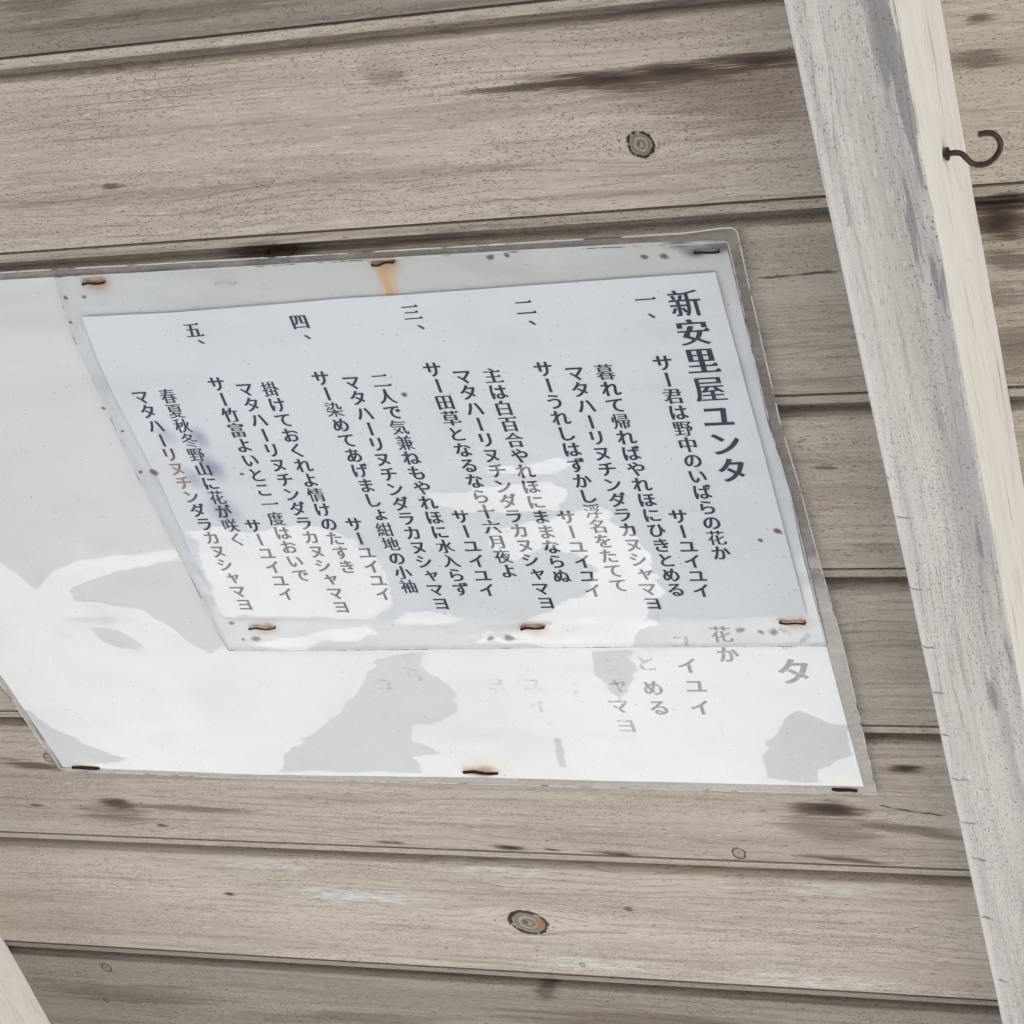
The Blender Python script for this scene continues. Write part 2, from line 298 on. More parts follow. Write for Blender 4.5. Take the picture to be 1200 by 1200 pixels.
# ------------------------------------------------------------------ materials
def wood_material(name, axis, base, light, grey, marks, speck=1.0, toned=False, span=None):
    """Sun-bleached softwood. axis 0: grain runs along x, axis 1: along y."""
    N = NT(name)
    P = N.coords()
    def on(table):
        """The marks of a table that reach this board."""
        return [m for m in table if span[1] - m[3] * 1.3 - 3 < m[1] < span[0] + m[3] * 1.3 + 3]
    def g(along, across, off=(0, 0, 0)):
        return N.map(P, (along, across, across) if axis == 0 else (across, along, across), off)
    if toned:
        at = N.new('ShaderNodeAttribute', attribute_type='OBJECT', attribute_name='tone')
        so = N.new('ShaderNodeAttribute', attribute_type='OBJECT', attribute_name='seed')
        tone, seed = at.outputs['Fac'], so.outputs['Vector']
        P2 = N.vmath('ADD', P, seed)
    else:
        tone, seed, P2 = 1.0, None, P
    if span:
        for x, y, rx, ry, an in on(KNOTS):
            if rx > 4.5:
                d = N.ell(P, x, y, rx * 2.6, ry * 1.25)
                v = N.math('SUBTRACT', N.xy(P)[1], y)
                k = N.math('MULTIPLY', N.math('MULTIPLY', v, 1.1), N.math('EXPONENT', N.math('MULTIPLY', N.math('MULTIPLY', d, d), -0.9)))
                cv = N.new('ShaderNodeCombineXYZ')
                N.put(cv.inputs[1], k)
                P2 = N.vmath('SUBTRACT', P2, cv.outputs[0])
    def g2(along, across):
        return N.map(P2, (along, across, across) if axis == 0 else (across, along, across))
    warp = N.noise(g2(0.006, 0.02), 1.0, 2.0)
    broad = N.noise(g2(0.0035, 0.06), 1.0, 4.0, 0.6)
    streak = N.noise(g2(0.011, 0.33), 1.0, 4.0, 0.62)
    fine = N.noise(g2(0.07, 2.2), 1.0, 3.0, 0.65)
    tex = N.noise(g2(1.3, 3.0), 1.0, 2.0, 0.7)
    col = N.mix(N.step(broad, 0.32, 0.68), base, light)
    col = N.mix(N.math('MULTIPLY', N.step(streak, 0.48, 0.72), 0.6), col, grey)
    col = N.mix(N.math('MULTIPLY', N.step(fine, 0.5, 0.72), 0.5), col, grey)
    band = N.noise(g2(0.0045, 0.11), 1.0, 5.0, 0.68, 0.4)
    col = N.mix(N.math('MULTIPLY', N.step(band, 0.53, 0.72), 0.36), col, rgb(0.19, 0.16, 0.135))
    # growth lines: thin, dark, close to parallel, only where the figure is tight
    pc = N.xy(P2)
    across = pc[1] if axis == 0 else pc[0]
    ring = N.math('ADD', N.math('MULTIPLY', across, 0.21), N.math('MULTIPLY', warp, 7.0))
    saw = N.math('FRACT', ring)
    line = N.math('MULTIPLY', N.step(saw, 0.78, 0.9), N.step(N.math('SUBTRACT', 1.0, saw), 0.0, 0.08))
    where = N.step(N.noise(g2(0.004, 0.022), 1.0, 1.0), 0.44, 0.56)
    broken = N.step(N.noise(g2(0.05, 0.4), 1.0, 2.0), 0.36, 0.58)
    lines = N.math('MULTIPLY', N.math('MULTIPLY', line, where), broken)
    col = N.mix(N.math('MULTIPLY', lines, 0.42), col, rgb(0.15, 0.12, 0.095))
    # black mould flecks, in drifts
    f1 = N.noise(g2(0.75, 1.7), 1.0, 2.0, 0.6)
    drift = N.noise(g2(0.012, 0.035), 1.0, 3.0, 0.6)
    thr = N.math('SUBTRACT', f1, N.math('MULTIPLY', N.step(drift, 0.62, 0.3), 0.075))
    flecks = N.math('MULTIPLY', N.step(thr, 0.60, 0.645), speck)
    f2 = N.noise(g2(0.22, 1.6), 1.0, 2.0, 0.5)
    dash = N.math('MULTIPLY', N.step(f2, 0.655, 0.69), 0.8 * speck)
    spots = N.math('MAXIMUM', flecks, dash)
    col = N.mix(N.math('MULTIPLY', spots, 0.8), col, rgb(0.085, 0.07, 0.06))
    # pale worn fibres
    f3 = N.noise(g2(0.1, 0.95), 1.0, 3.0, 0.6)
    col = N.mix(N.math('MULTIPLY', N.step(f3, 0.57, 0.72), 0.45), col, rgb(0.66, 0.61, 0.53))
    col = N.mix(N.math('MULTIPLY', N.step(tex, 0.35, 0.7), 0.5), col, N.mix(0.5, col, grey))
    height = N.math('SUBTRACT', N.math('MULTIPLY', fine, 0.8), N.math('ADD', spots, N.math('MULTIPLY', lines, 0.8)))
    if marks == 'boards':
        W2c = N.vmath('ADD', P, N.vmath('MULTIPLY', N.vmath('SUBTRACT', N.new_noise_color(N.map(P, (0.25, 0.25, 0.25))), (0.5, 0.5, 0.5)), (0.0, 2.0, 0.0)))
        wob = N.vmath('SUBTRACT', N.new_noise_color(N.map(P, (0.05, 0.16, 0.16))), (0.5, 0.5, 0.5))
        W = N.vmath('ADD', P, N.vmath('MULTIPLY', wob, (14.0, 3.4, 0.0)))
        for x, y, rx, ry, an, st in on(LIGHTS):
            m = N.math('MULTIPLY', N.step(N.ell(W, x, y, rx, ry, an), 1.1, 0.2), N.math('MULTIPLY', N.step(f3, 0.38, 0.62), st))
            col = N.mix(m, col, rgb(0.60, 0.61, 0.585))
        for x, y, rx, ry, an, st in on(DARKS):
            d = N.math('ADD', N.ell(W, x, y, rx * 1.25, ry * 1.25, an), N.math('MULTIPLY', N.math('SUBTRACT', N.math('ADD', fine, streak), 1.0), -1.3))
            m = N.math('MULTIPLY', N.step(d, 1.15, 0.4), min(1.0, st * 1.15))
            m = N.math('MULTIPLY', m, N.step(N.math('ADD', streak, N.math('MULTIPLY', N.step(d, 0.9, 0.1), 0.35)), 0.22, 0.5))
            col = N.mix(m, col, rgb(0.085, 0.058, 0.04) if st > 0.5 else rgb(0.13, 0.09, 0.065))
            if st > 0.8 and rx > 8:
                k = N.step(N.ell(W, x + rx * 0.05, y + ry * 0.1, rx * 0.6, ry * 0.6, an), 1.2, 0.2)
                col = N.mix(N.math('MULTIPLY', k, 0.85), col, rgb(0.03, 0.02, 0.016))
        for x, y, rx, ry, an, st in on(LINES0):
            d = N.ell(W2c, x, y, rx, ry, an)
            col = N.mix(N.math('MULTIPLY', N.math('MULTIPLY', N.step(d, 1.0, 0.5), N.step(fine, 0.3, 0.5)), st), col, rgb(0.14, 0.11, 0.09))
        for L_ in (CRACK, CRACK2):
            for (xa, ya), (xb, yb) in (zip(L_[:-1], L_[1:]) if span[1] < L_[0][1] < span[0] else ()):
                d = N.ell(W2c, (xa + xb) / 2, (ya + yb) / 2, math.hypot(xb - xa, yb - ya) * 0.62, 0.75, math.degrees(math.atan2(yb - ya, xb - xa)))
                col = N.mix(N.math('MULTIPLY', N.step(d, 1.1, 0.4), 0.85), col, rgb(0.04, 0.03, 0.025))
        wob2 = N.vmath('SUBTRACT', N.new_noise_color(N.map(P, (0.35, 0.35, 0.35))), (0.5, 0.5, 0.5))
        W2 = N.vmath('ADD', P, N.vmath('MULTIPLY', wob2, (2.2, 2.2, 0.0)))
        for x, y, rx, ry, an in on(KNOTS):
            d = N.ell(W2, x, y, rx, ry, an)
            inside = N.step(d, 1.0, 0.9)
            rings = N.step(N.math('SINE', N.math('MULTIPLY', d, 17.0)), -0.2, 0.9)
            kc = N.mix(rings, rgb(0.17, 0.145, 0.105), rgb(0.29, 0.26, 0.20))
            big = rx > 4.5
            if not big:
                kc = N.mix(0.6, kc, col)
            col = N.mix(inside, col, kc)
            rim = N.math('MULTIPLY', N.step(d, 0.76, 0.86), N.step(d, 1.10, 1.0))
            gap = N.step(N.noise(N.map(P, (0.3, 0.3, 0.3)), 1.0, 1.0), 0.3, 0.44)
            col = N.mix(N.math('MULTIPLY', N.math('MULTIPLY', rim, gap), 1.0 if big else 0.85), col, rgb(0.035, 0.024, 0.013))
            if rx > 8:
                am = N.step(N.ell(W2, x + rx * 0.6, y - ry * 0.05, rx * 0.38, ry * 0.75, an), 1.0, 0.3)
                col = N.mix(N.math('MULTIPLY', N.math('MULTIPLY', am, inside), 0.75), col, rgb(0.26, 0.125, 0.04))
            core = N.step(N.ell(W2, x - rx * 0.12, y + ry * 0.05, rx * 0.2, ry * 0.2), 1.0, 0.5)
            col = N.mix(N.math('MULTIPLY', core, 0.85), col, rgb(0.07, 0.055, 0.04))
            height = N.math('SUBTRACT', height, N.math('MULTIPLY', rim, 1.5))
    elif marks == 'rafter':
        # a blue-grey weathered drift along the right of the lower face, and a greenish pale left edge
        q = N.xy(P)
        lane = N.math('ADD', q[0], N.math('MULTIPLY', N.math('SUBTRACT', N.noise(g(0.012, 0.02), 1.0, 3.0), 0.5), 20.0))
        blue = N.math('MULTIPLY', N.step(lane, -14.0, -8.0), N.step(N.noise(g(0.012, 0.12), 1.0, 4.0, 0.6), 0.38, 0.62))
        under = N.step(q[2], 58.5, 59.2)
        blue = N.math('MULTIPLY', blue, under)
        col = N.mix(N.math('MULTIPLY', blue, 0.85), col, rgb(0.325, 0.305, 0.29))
        deep = N.math('MULTIPLY', N.math('MULTIPLY', N.step(lane, -15.0, -10.0), under), N.step(N.noise(g(0.016, 0.16), 1.0, 3.0, 0.55), 0.56, 0.63))
        col = N.mix(N.math('MULTIPLY', deep, 0.8), col, rgb(0.18, 0.168, 0.16))
        edge = N.math('MULTIPLY', N.step(q[0], -30.0, -34.0), under)
        col = N.mix(N.math('MULTIPLY', edge, 0.5), col, rgb(0.58, 0.60, 0.57))
        pits = N.noise(g(0.75, 0.95), 1.0, 1.0, 0.5)
        pit = N.math('MULTIPLY', N.math('MULTIPLY', N.step(pits, 0.66, 0.70), N.step(lane, -20.0, -12.0)), under)
        col = N.mix(N.math('MULTIPLY', pit, 0.75), col, rgb(0.10, 0.09, 0.09))
        height = N.math('SUBTRACT', height, N.math('MULTIPLY', pit, 1.2))
        Wt = N.vmath('ADD', P, N.vmath('MULTIPLY', N.vmath('SUBTRACT', N.new_noise_color(N.map(P, (0.3, 0.3, 0.3))), (0.5, 0.5, 0.5)), (0.0, 3.5, 0.0)))
        for x, y, l in TICKS:
            d = N.ell(Wt, x - RAFTER['xr'], y, l * 0.9, 0.75, -12)
            col = N.mix(N.math('MULTIPLY', N.math('MULTIPLY', N.step(d, 1.1, 0.3), under), 0.8), col, rgb(0.13, 0.12, 0.11))
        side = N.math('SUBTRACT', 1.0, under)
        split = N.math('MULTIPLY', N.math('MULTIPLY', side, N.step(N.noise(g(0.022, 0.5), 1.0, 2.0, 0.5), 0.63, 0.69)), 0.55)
        col = N.mix(N.math('MULTIPLY', side, 0.7), col, rgb(0.66, 0.62, 0.55))  # side face painted paler, light from the right put into its colour
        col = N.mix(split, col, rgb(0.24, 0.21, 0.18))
    if toned:
        col = N.mix(1.0, col, N.tint(tone), 'MULTIPLY')
    b = N.bsdf(col, 0.82)
    b.inputs['Specular IOR Level'].default_value = 0.25
    N.put(b.inputs['Normal'], N.bump(height, 0.55, 0.0006))
    return N.done(b)

def _noise_color(s, v):
    n = s.new('ShaderNodeTexNoise')
    s.put(n.inputs['Vector'], v)
    n.inputs['Detail'].default_value = 3.0
    n.inputs['Scale'].default_value = 1.0
    return n.outputs['Color']
def _tint(s, v):
    n = s.new('ShaderNodeCombineXYZ')
    for i in range(3):
        s.put(n.inputs[i], v)
    return n.outputs[0]
NT.new_noise_color = _noise_color
NT.tint = _tint

def board_material(y0, y1):
    return wood_material('weathered_board', 0, rgb(0.395, 0.335, 0.262), rgb(0.485, 0.42, 0.337), rgb(0.235, 0.195, 0.155), 'boards', 1.0, True, (y0, y1))
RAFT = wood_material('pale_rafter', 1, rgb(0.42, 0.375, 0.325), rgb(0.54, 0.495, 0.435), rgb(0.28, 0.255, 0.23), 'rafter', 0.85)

N = NT('dark_grime')
c = N.coords()
GRIME = N.done(N.bsdf(N.mix(N.noise(N.map(c, (0.02, 0.3, 0.3))), rgb(0.05, 0.04, 0.03), rgb(0.12, 0.10, 0.08)), 0.9))

N = NT('coral_sand')
c = N.new('ShaderNodeTexCoord').outputs['Object']
s1 = N.noise(c, 1.3, 5.0, 0.6)
s2 = N.noise(c, 60.0, 3.0, 0.6)
s0 = N.noise(c, 4.5, 4.0, 0.6)
col = N.mix(N.step(N.math('ADD', N.math('MULTIPLY', s1, 0.6), N.math('MULTIPLY', s0, 0.4)), 0.38, 0.62), rgb(0.40, 0.385, 0.36), rgb(0.72, 0.705, 0.67))
col = N.mix(N.math('MULTIPLY', N.step(s2, 0.45, 0.7), 0.4), col, rgb(0.5, 0.48, 0.45))
b = N.bsdf(col, 0.95)
N.put(b.inputs['Normal'], N.bump(s2, 0.4, 0.01))
SAND = N.done(b)

N = NT('rusty_iron')
c = N.coords()
n1 = N.noise(c, 0.9, 4.0, 0.65)
col = N.mix(N.step(n1, 0.4, 0.7), rgb(0.016, 0.010, 0.008), rgb(0.06, 0.024, 0.011))
b = N.bsdf(col, 0.75)
b.inputs['Specular IOR Level'].default_value = 0.12
N.put(b.inputs['Normal'], N.bump(n1, 0.5, 0.0003))
RUST = N.done(b)

N = NT('bare_steel')
c = N.coords()
n1 = N.noise(c, 1.5, 3.0)
b = N.bsdf(N.mix(n1, rgb(0.33, 0.32, 0.30), rgb(0.5, 0.49, 0.47)), 0.5)
STEEL = N.done(b)

N = NT('old_hook_iron')
c = N.coords()
n1 = N.noise(c, 0.55, 4.0, 0.65)
col = N.mix(N.step(n1, 0.42, 0.68), rgb(0.016, 0.011, 0.008), rgb(0.06, 0.034, 0.02))
b = N.bsdf(col, 0.5)
b.inputs['Specular IOR Level'].default_value = 0.35
N.put(b.inputs['Normal'], N.bump(n1, 0.8, 0.0004))
HOOKM = N.done(b)

def paper_material(name, base, other, which):
    N = NT(name)
    P = N.coords()
    fib = N.noise(N.map(P, (0.02, 0.02, 0.02)), 1.0, 5.0, 0.6)
    col = N.mix(fib, base, other)
    wob = N.vmath('SUBTRACT', N.new_noise_color(N.map(P, (0.12, 0.12, 0.12))), (0.5, 0.5, 0.5))
    W = N.vmath('ADD', P, N.vmath('MULTIPLY', wob, (5.0, 5.0, 0.0)))
    def spot(x, y, rx, ry, colr, st, lo=1.15, hi=0.1, ang=0):
        nonlocal col
        col = N.mix(N.math('MULTIPLY', N.step(N.ell(W, x, y, rx, ry, ang), lo, hi), st), col, colr)
    amber, brown, black = rgb(0.62, 0.36, 0.13), rgb(0.20, 0.075, 0.03), rgb(0.05, 0.025, 0.018)
    if which == 'back':
        # damp patch with a tide line
        d = None
        for (x, y), (rx, ry) in zip(BLOB, ((12, 13), (12, 14), (12, 9))):
            e = N.ell(W, x, y, rx, ry)
            d = e if d is None else N.math('SMOOTH_MIN', d, e, 0.25)
        col = N.mix(N.math('MULTIPLY', N.step(d, 1.0, 0.8), 0.16), col, rgb(0.50, 0.50, 0.49))
        col = N.mix(N.math('MULTIPLY', N.math('MULTIPLY', N.step(d, 0.82, 0.96), N.step(d, 1.03, 0.98)), 0.06), col, rgb(0.40, 0.40, 0.385))
        # the part under the newer sheet has yellowed
        yellow = N.noise(N.map(P, (0.008, 0.03, 0.03)), 1.0, 4.0, 0.6)
        q = N.xy(P)
        top = N.step(q[1], -500.0, -470.0)
        col = N.mix(N.math('MULTIPLY', N.math('MULTIPLY', N.step(yellow, 0.2, 0.6), top), 0.75), col, rgb(0.52, 0.495, 0.43))
        (x0, y0), (x1, y1) = DRIP
        spot(x0 + 1, y0 - 1, 6, 5, amber, 0.8)
        spot(x0, y0 - 9, 4.6, 12, rgb(0.58, 0.32, 0.11), 0.85, 1.15, 0.3)
        spot(x0 + 2.0, y0 - 9, 1.3, 8, rgb(0.66, 0.46, 0.24), 0.7, 1.2, 0.3)
        spot(x0 - 3, y0 - 14, 1.2, 8, rgb(0.78, 0.55, 0.28), 0.7, 1.1, 0.5)
        for i, (a, b_) in enumerate(STAPLES):
            x, y = (a[0] + b_[0]) / 2, (a[1] + b_[1]) / 2
            if i in (0, 3, 5, 6, 7):
                spot(x + 1, y - 0.5, 9, 6, rgb(0.50, 0.30, 0.13), 0.85)
                spot(x - 3.5, y + 0.8, 3.2, 2.2, rgb(0.30, 0.12, 0.045), 0.8)
                spot(x + 3.8, y + 1.0, 2.6, 3.0, rgb(0.42, 0.19, 0.07), 0.8)
                spot(x, y - 0.3, 5.2, 1.1, rgb(0.12, 0.05, 0.022), 0.8, 1.3, 0.2)
            if i == 9:
                spot(x + 3, y + 3, 17, 8, rgb(0.66, 0.54, 0.36), 0.55)
                spot(x + 1, y + 1.5, 11, 4.5, rgb(0.50, 0.32, 0.16), 0.6)
                spot(x, y + 0.5, 10, 3.4, brown, 0.8, 1.25, 0.2)
            if i in (8, 10):
                spot(x + 2, y + 3, 12, 7, rgb(0.82, 0.75, 0.60), 0.5)
                spot(x, y, 7.5, 2.2, black, 0.8, 1.2, 0.4)
        for (x, y) in TEAR:
            spot(x, y - 1, 7, 4, rgb(0.12, 0.10, 0.09), 0.85, 1.2, 0.1)
        dirt = N.noise(N.map(P, (0.05, 0.05, 0.05)), 1.0, 4.0, 0.7)
        col = N.mix(N.math('MULTIPLY', N.step(dirt, 0.62, 0.8), 0.3), col, rgb(0.52, 0.50, 0.45))
    else:
        for i, (x, y) in enumerate(BLEED):
            spot(x, y, (6, 7, 10, 6, 5)[i], (8, 10, 12, 8, 9)[i], rgb(0.21, 0.22, 0.30), (0.75, 0.85, 0.6, 0.4, 0.5)[i], 1.2, 0.0, 20)
    for (x, y), s_ in HOLES:
        inside = poly_sd(np.array([x]), np.array([y]), FRONT_PAPER)[0]
        if (inside > -2.5 and which == 'front') or (inside < 2.5 and which == 'back'):
            spot(x, y, 1.7 * s_, 1.35 * s_, rgb(0.10, 0.042, 0.02), 0.95, 1.4, 0.45)
    bl = N.noise(N.map(P, (0.6, 0.6, 0.6)), 1.0, 1.0, 0.5)
    col = N.mix(N.math('MULTIPLY', N.step(bl, 0.735, 0.76), 0.55), col, rgb(0.25, 0.23, 0.2))
    b = N.bsdf(col, 0.75)
    b.inputs['Specular IOR Level'].default_value = 0.15
    return N.done(b)

BACKP = paper_material('old_paper', rgb(0.60, 0.59, 0.565), rgb(0.66, 0.65, 0.625), 'back')
FRONTP = paper_material('white_paper', rgb(0.585, 0.585, 0.575), rgb(0.625, 0.625, 0.615), 'front')

def film_material(name, tint, ior, rough, grime=0.0):
    N = NT(name)
    P = N.coords()
    fr = N.new('ShaderNodeFresnel')
    fr.inputs['IOR'].default_value = ior
    geo = N.new('ShaderNodeNewGeometry')
    fac = N.math('MULTIPLY', fr.outputs[0], N.math('SUBTRACT', 1.0, geo.outputs['Backfacing']))
    tr = N.new('ShaderNodeBsdfTransparent')
    scr = N.noise(N.map(P, (0.015, 0.045, 0.02)), 1.0, 5.0, 0.65)
    N.put(tr.inputs[0], N.mix(N.math('MULTIPLY', N.step(scr, 0.45, 0.75), 0.5), tint, rgb(tint[0] * 0.93, tint[1] * 0.93, tint[2] * 0.92)))
    gl = N.new('ShaderNodeBsdfGlossy')
    gl.inputs['Roughness'].default_value = rough
    mx = N.new('ShaderNodeMixShader')
    N.put(mx.inputs[0], fac)
    N.put(mx.inputs[1], tr.outputs[0])
    N.put(mx.inputs[2], gl.outputs[0])
    if grime:
        df = N.new('ShaderNodeBsdfDiffuse')
        N.put(df.inputs[0], N.mix(N.noise(N.map(P, (0.05, 0.3, 0.3)), 1.0, 3.0), rgb(0.20, 0.155, 0.115), rgb(0.40, 0.34, 0.28)))
        m2 = N.new('ShaderNodeMixShader')
        gn = N.noise(N.map(P, (0.03, 0.05, 0.05)), 1.0, 5.0, 0.7)
        N.put(m2.inputs[0], N.math('MULTIPLY', N.step(gn, 0.25, 0.75), grime))
        N.put(m2.inputs[1], mx.outputs[0])
        N.put(m2.inputs[2], df.outputs[0])
        mx = m2
    return N.done(mx)

FILM_F = film_material('clear_film', rgb(0.985, 0.985, 0.98), FILM_IOR, 0.075)
FILM_B = film_material('old_clear_film', rgb(0.975, 0.975, 0.965), FILM_IOR, 0.085)
MARGIN = film_material('dirty_film_edge', rgb(0.86, 0.84, 0.80), 1.35, 0.25, 1.0)

N = NT('sealed_film_edge')
P = N.coords()
n1 = N.noise(N.map(P, (0.07, 0.07, 0.07)), 1.0, 4.0, 0.7)
col = N.mix(N.step(n1, 0.35, 0.5), rgb(0.07, 0.055, 0.045), rgb(0.52, 0.49, 0.45))
EDGE = N.done(N.bsdf(col, 0.5))

def ink_material(name, dark, faint=None):
    N = NT(name)
    P = N.coords()
    n = N.noise(N.map(P, (0.5, 0.5, 0.5)), 1.0, 3.0, 0.6)
    col = N.mix(n, dark, tuple(v * 1.06 + 0.008 for v in dark[:3]) + (1,))
    if faint:
        x, y = BROWN
        m = N.step(N.ell(P, x, y, 10, 16), 1.2, 0.3)
        col = N.mix(m, col, faint)
    b = N.bsdf(col, 0.7)
    b.inputs['Specular IOR Level'].default_value = 0.2
    return N.done(b)

def faded_material(al):
    N = NT('faded_ink')
    P = N.coords()
    n = N.noise(N.map(P, (0.35, 0.35, 0.35)), 1.0, 4.0, 0.7)
    tr = N.new('ShaderNodeBsdfTransparent')
    df = N.new('ShaderNodeBsdfDiffuse')
    df.inputs[0].default_value = rgb(0.13, 0.13, 0.14)
    mx = N.new('ShaderNodeMixShader')
    N.put(mx.inputs[0], N.math('MULTIPLY', N.step(n, 0.52 - 0.42 * al, 0.76 - 0.36 * al), min(1.0, al * 0.92)))
    N.put(mx.inputs[1], tr.outputs[0])
    N.put(mx.inputs[2], df.outputs[0])
    return N.done(mx)

INK = ink_material('black_ink', rgb(0.014, 0.015, 0.02))
INKB = ink_material('black_ink_rusted', rgb(0.014, 0.015, 0.02), rgb(0.30, 0.19, 0.11))

# ------------------------------------------------------------------ ground
me = bpy.data.meshes.new('ground')
G = 400.0
me.from_pydata([(-G, -G, 0), (G, -G, 0), (G, G, 0), (-G, G, 0)], [], [(0, 1, 2, 3)])
g = link('ground', me, SAND)
g['kind'] = 'structure'

# ------------------------------------------------------------------ plank ceiling
X0, X1 = -3000.0, ROOF_X1
DEP = 0.9
ceil = thing('plank_ceiling', 'weathered grey-beige ceiling of grooved boards with knots, behind the paper sheets', 'ceiling')
tones = [0.98, 0.86, 0.94, 0.90, 1.0, 1.08, 0.64, 0.7]
for i in range(-3, 8):
    y0 = SEAM0 - i * BW
    y1 = y0 - BW
    g0 = DEP * abs(y0) / 740.0 + 0.95
    # tongue bead almost flush with the next board, then a deep square groove
    prof = [(y0 - g0, -DEP), (y0 - 5.2, -DEP), (y0 - 5.7, -DEP - 0.5), (y0 - 5.9, -7.0), (y0 - 11.2, -7.0), (y0 - 11.4, -0.5), (y0 - 11.9, 0.0), (y1 + 0.7, 0.0), (y1 + 0.15, -0.25), (y1, -0.8), (y1, -12.0), (y0 - g0, -12.0)]
    n = len(prof)
    xs = np.linspace(X0, X1, 60)
    V, F = [], []
    sd_ = 31 * (i + 5)
    for k, x in enumerate(xs):
        w = 0.45 * float(fbm(np.array([x * 0.006]), np.array([i * 3.7]), 5)[0])
        for j, (y, z) in enumerate(prof):
            V.append((x, y + (w if 6 < j < 10 else 0.0), z))
    for k in range(len(xs) - 1):
        for j in range(n):
            j2 = (j + 1) % n
            F.append((k * n + j, k * n + j2, (k + 1) * n + j2, (k + 1) * n + j))
    F.append(tuple(range(n)))
    F.append(tuple(reversed([(len(xs) - 1) * n + j for j in range(n)])))
    bm = bmesh.new()
    me = mesh('board', V, F)
    bm.from_mesh(me)
    bmesh.ops.recalc_face_normals(bm, faces=bm.faces)
    bm.to_mesh(me)
    bm.free()
    o = link('board', me, board_material(y0, y1), ceil)
    o['tone'] = float(tones[i] if 0 <= i < len(tones) else 0.85) if i != -1 else 0.60
    o['seed'] = [random.uniform(-900, 900), random.uniform(-400, 400), random.uniform(-200, 200)]
# dark roof layer above the boards, its unseen back stretched out to block light
Y0, Y1 = ROOF_SHADE_BACK, EAVE
V = [(x, y, z) for z in (-13.0, -40.0) for (x, y) in ((X0, Y0), (X1, Y0), (X1, Y1), (X0, Y1))]
F = [(0, 1, 2, 3), (7, 6, 5, 4), (0, 4, 5, 1), (1, 5, 6, 2), (2, 6, 7, 3), (3, 7, 4, 0)]
link('shading_sheathing', mesh('shading_sheathing', V, F), GRIME, ceil)

# ------------------------------------------------------------------ rafters
def rafter(label, xl, xr, at):
    H = RAFTER['h']
    w = xr - xl
    ys = np.linspace(200.0, -1068.0, 84)
    c = 1.0
    prof = [(-w, 0.15), (-w, H - c * 1.3), (-w + c, H), (-c, H), (0, H - c), (0, 0.15)]
    V, F = [], []
    for k, y in enumerate(ys):
        dx = 1.4 * float(fbm(np.array([y * 0.004]), np.array([at * 0.1]), 3)[0])
        for j, (x, z) in enumerate(prof):
            jit = 0.9 * float(fbm(np.array([y * 0.06 + j * 9]), np.array([at * 0.3 + j]), 8)[0])
            V.append((xr + x + dx * (1 if j > 1 else 0.5) + jit, y, z + (jit if 0 < j < 5 else 0)))
    n = len(prof)
    for k in range(len(ys) - 1):
        for j in range(n - 1):
            F.append((k * n + j, k * n + j + 1, (k + 1) * n + j + 1, (k + 1) * n + j))
        F.append((k * n + n - 1, k * n, (k + 1) * n, (k + 1) * n + n - 1))
    F.append(tuple(range(n)))
    F.append(tuple((len(ys) - 1) * n + j for j in reversed(range(n))))
    me = mesh('rafter', V, F, off=(xr, 0, 0))
    bm = bmesh.new()
    bm.from_mesh(me)
    bmesh.ops.recalc_face_normals(bm, faces=bm.faces)
    bm.to_mesh(me)
    bm.free()
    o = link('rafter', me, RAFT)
    o.matrix_world = FRAME @ Matrix.Translation((xr * MM, 0, 0))
    return tag(o, label, 'rafter', 'rafters under the plank ceiling')

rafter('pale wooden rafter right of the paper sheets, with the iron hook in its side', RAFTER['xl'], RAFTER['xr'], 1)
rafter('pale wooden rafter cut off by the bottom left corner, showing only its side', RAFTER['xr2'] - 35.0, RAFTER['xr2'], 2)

# ------------------------------------------------------------------ screw hook
hk = tag(bpy.data.objects.new('screw_hook', None), 'dark iron screw hook open at the top, screwed in the side of the right rafter', 'hook')
sc.collection.objects.link(hk)
hx, hy = HOOK[0]
hk.matrix_world = FRAME @ Matrix.Translation((hx * MM, hy * MM, HOOKH * MM))
pts = spline([(x - hx, y - hy, 0.0) for x, y in HOOK], 5)
V, F = tube(pts, [1.02] * len(pts), 14)
link('wire', mesh('wire', V, F, True), HOOKM, hk)
V, F = tube([(1.4, 0.1, 0), (1.5, 0.1, 0), (2.6, 0.1, 0), (2.7, 0.1, 0)], [1.5, 2.3, 2.3, 1.5], 18)
link('collar', mesh('collar', V, F), HOOKM, hk)
V, F = tube([(-5.0, 0, 0), (-0.6, 0, 0), (0.2, 0, 0), (0.3, 0, 0)], [0.9, 1.5, 1.7, 1.2], 14)
link('screw', mesh('screw', V, F), HOOKM, hk)

# ------------------------------------------------------------------ laminated sheets
def wave(x, y):
    """How far a stapled sheet bellies off the boards (mm)."""
    return 0.55 * fbm(x * 0.014, y * 0.018, 2, 3) + 0.25 * fbm(x * 0.05, y * 0.05, 9, 2)

def resample(P, n):
    P = np.array(P, float)
    L = np.concatenate([[0], np.cumsum(np.linalg.norm(np.diff(P, axis=0), axis=1))])
    t = np.linspace(0, L[-1], n)
    return np.stack([np.interp(t, L, P[:, 0]), np.interp(t, L, P[:, 1])], 1)

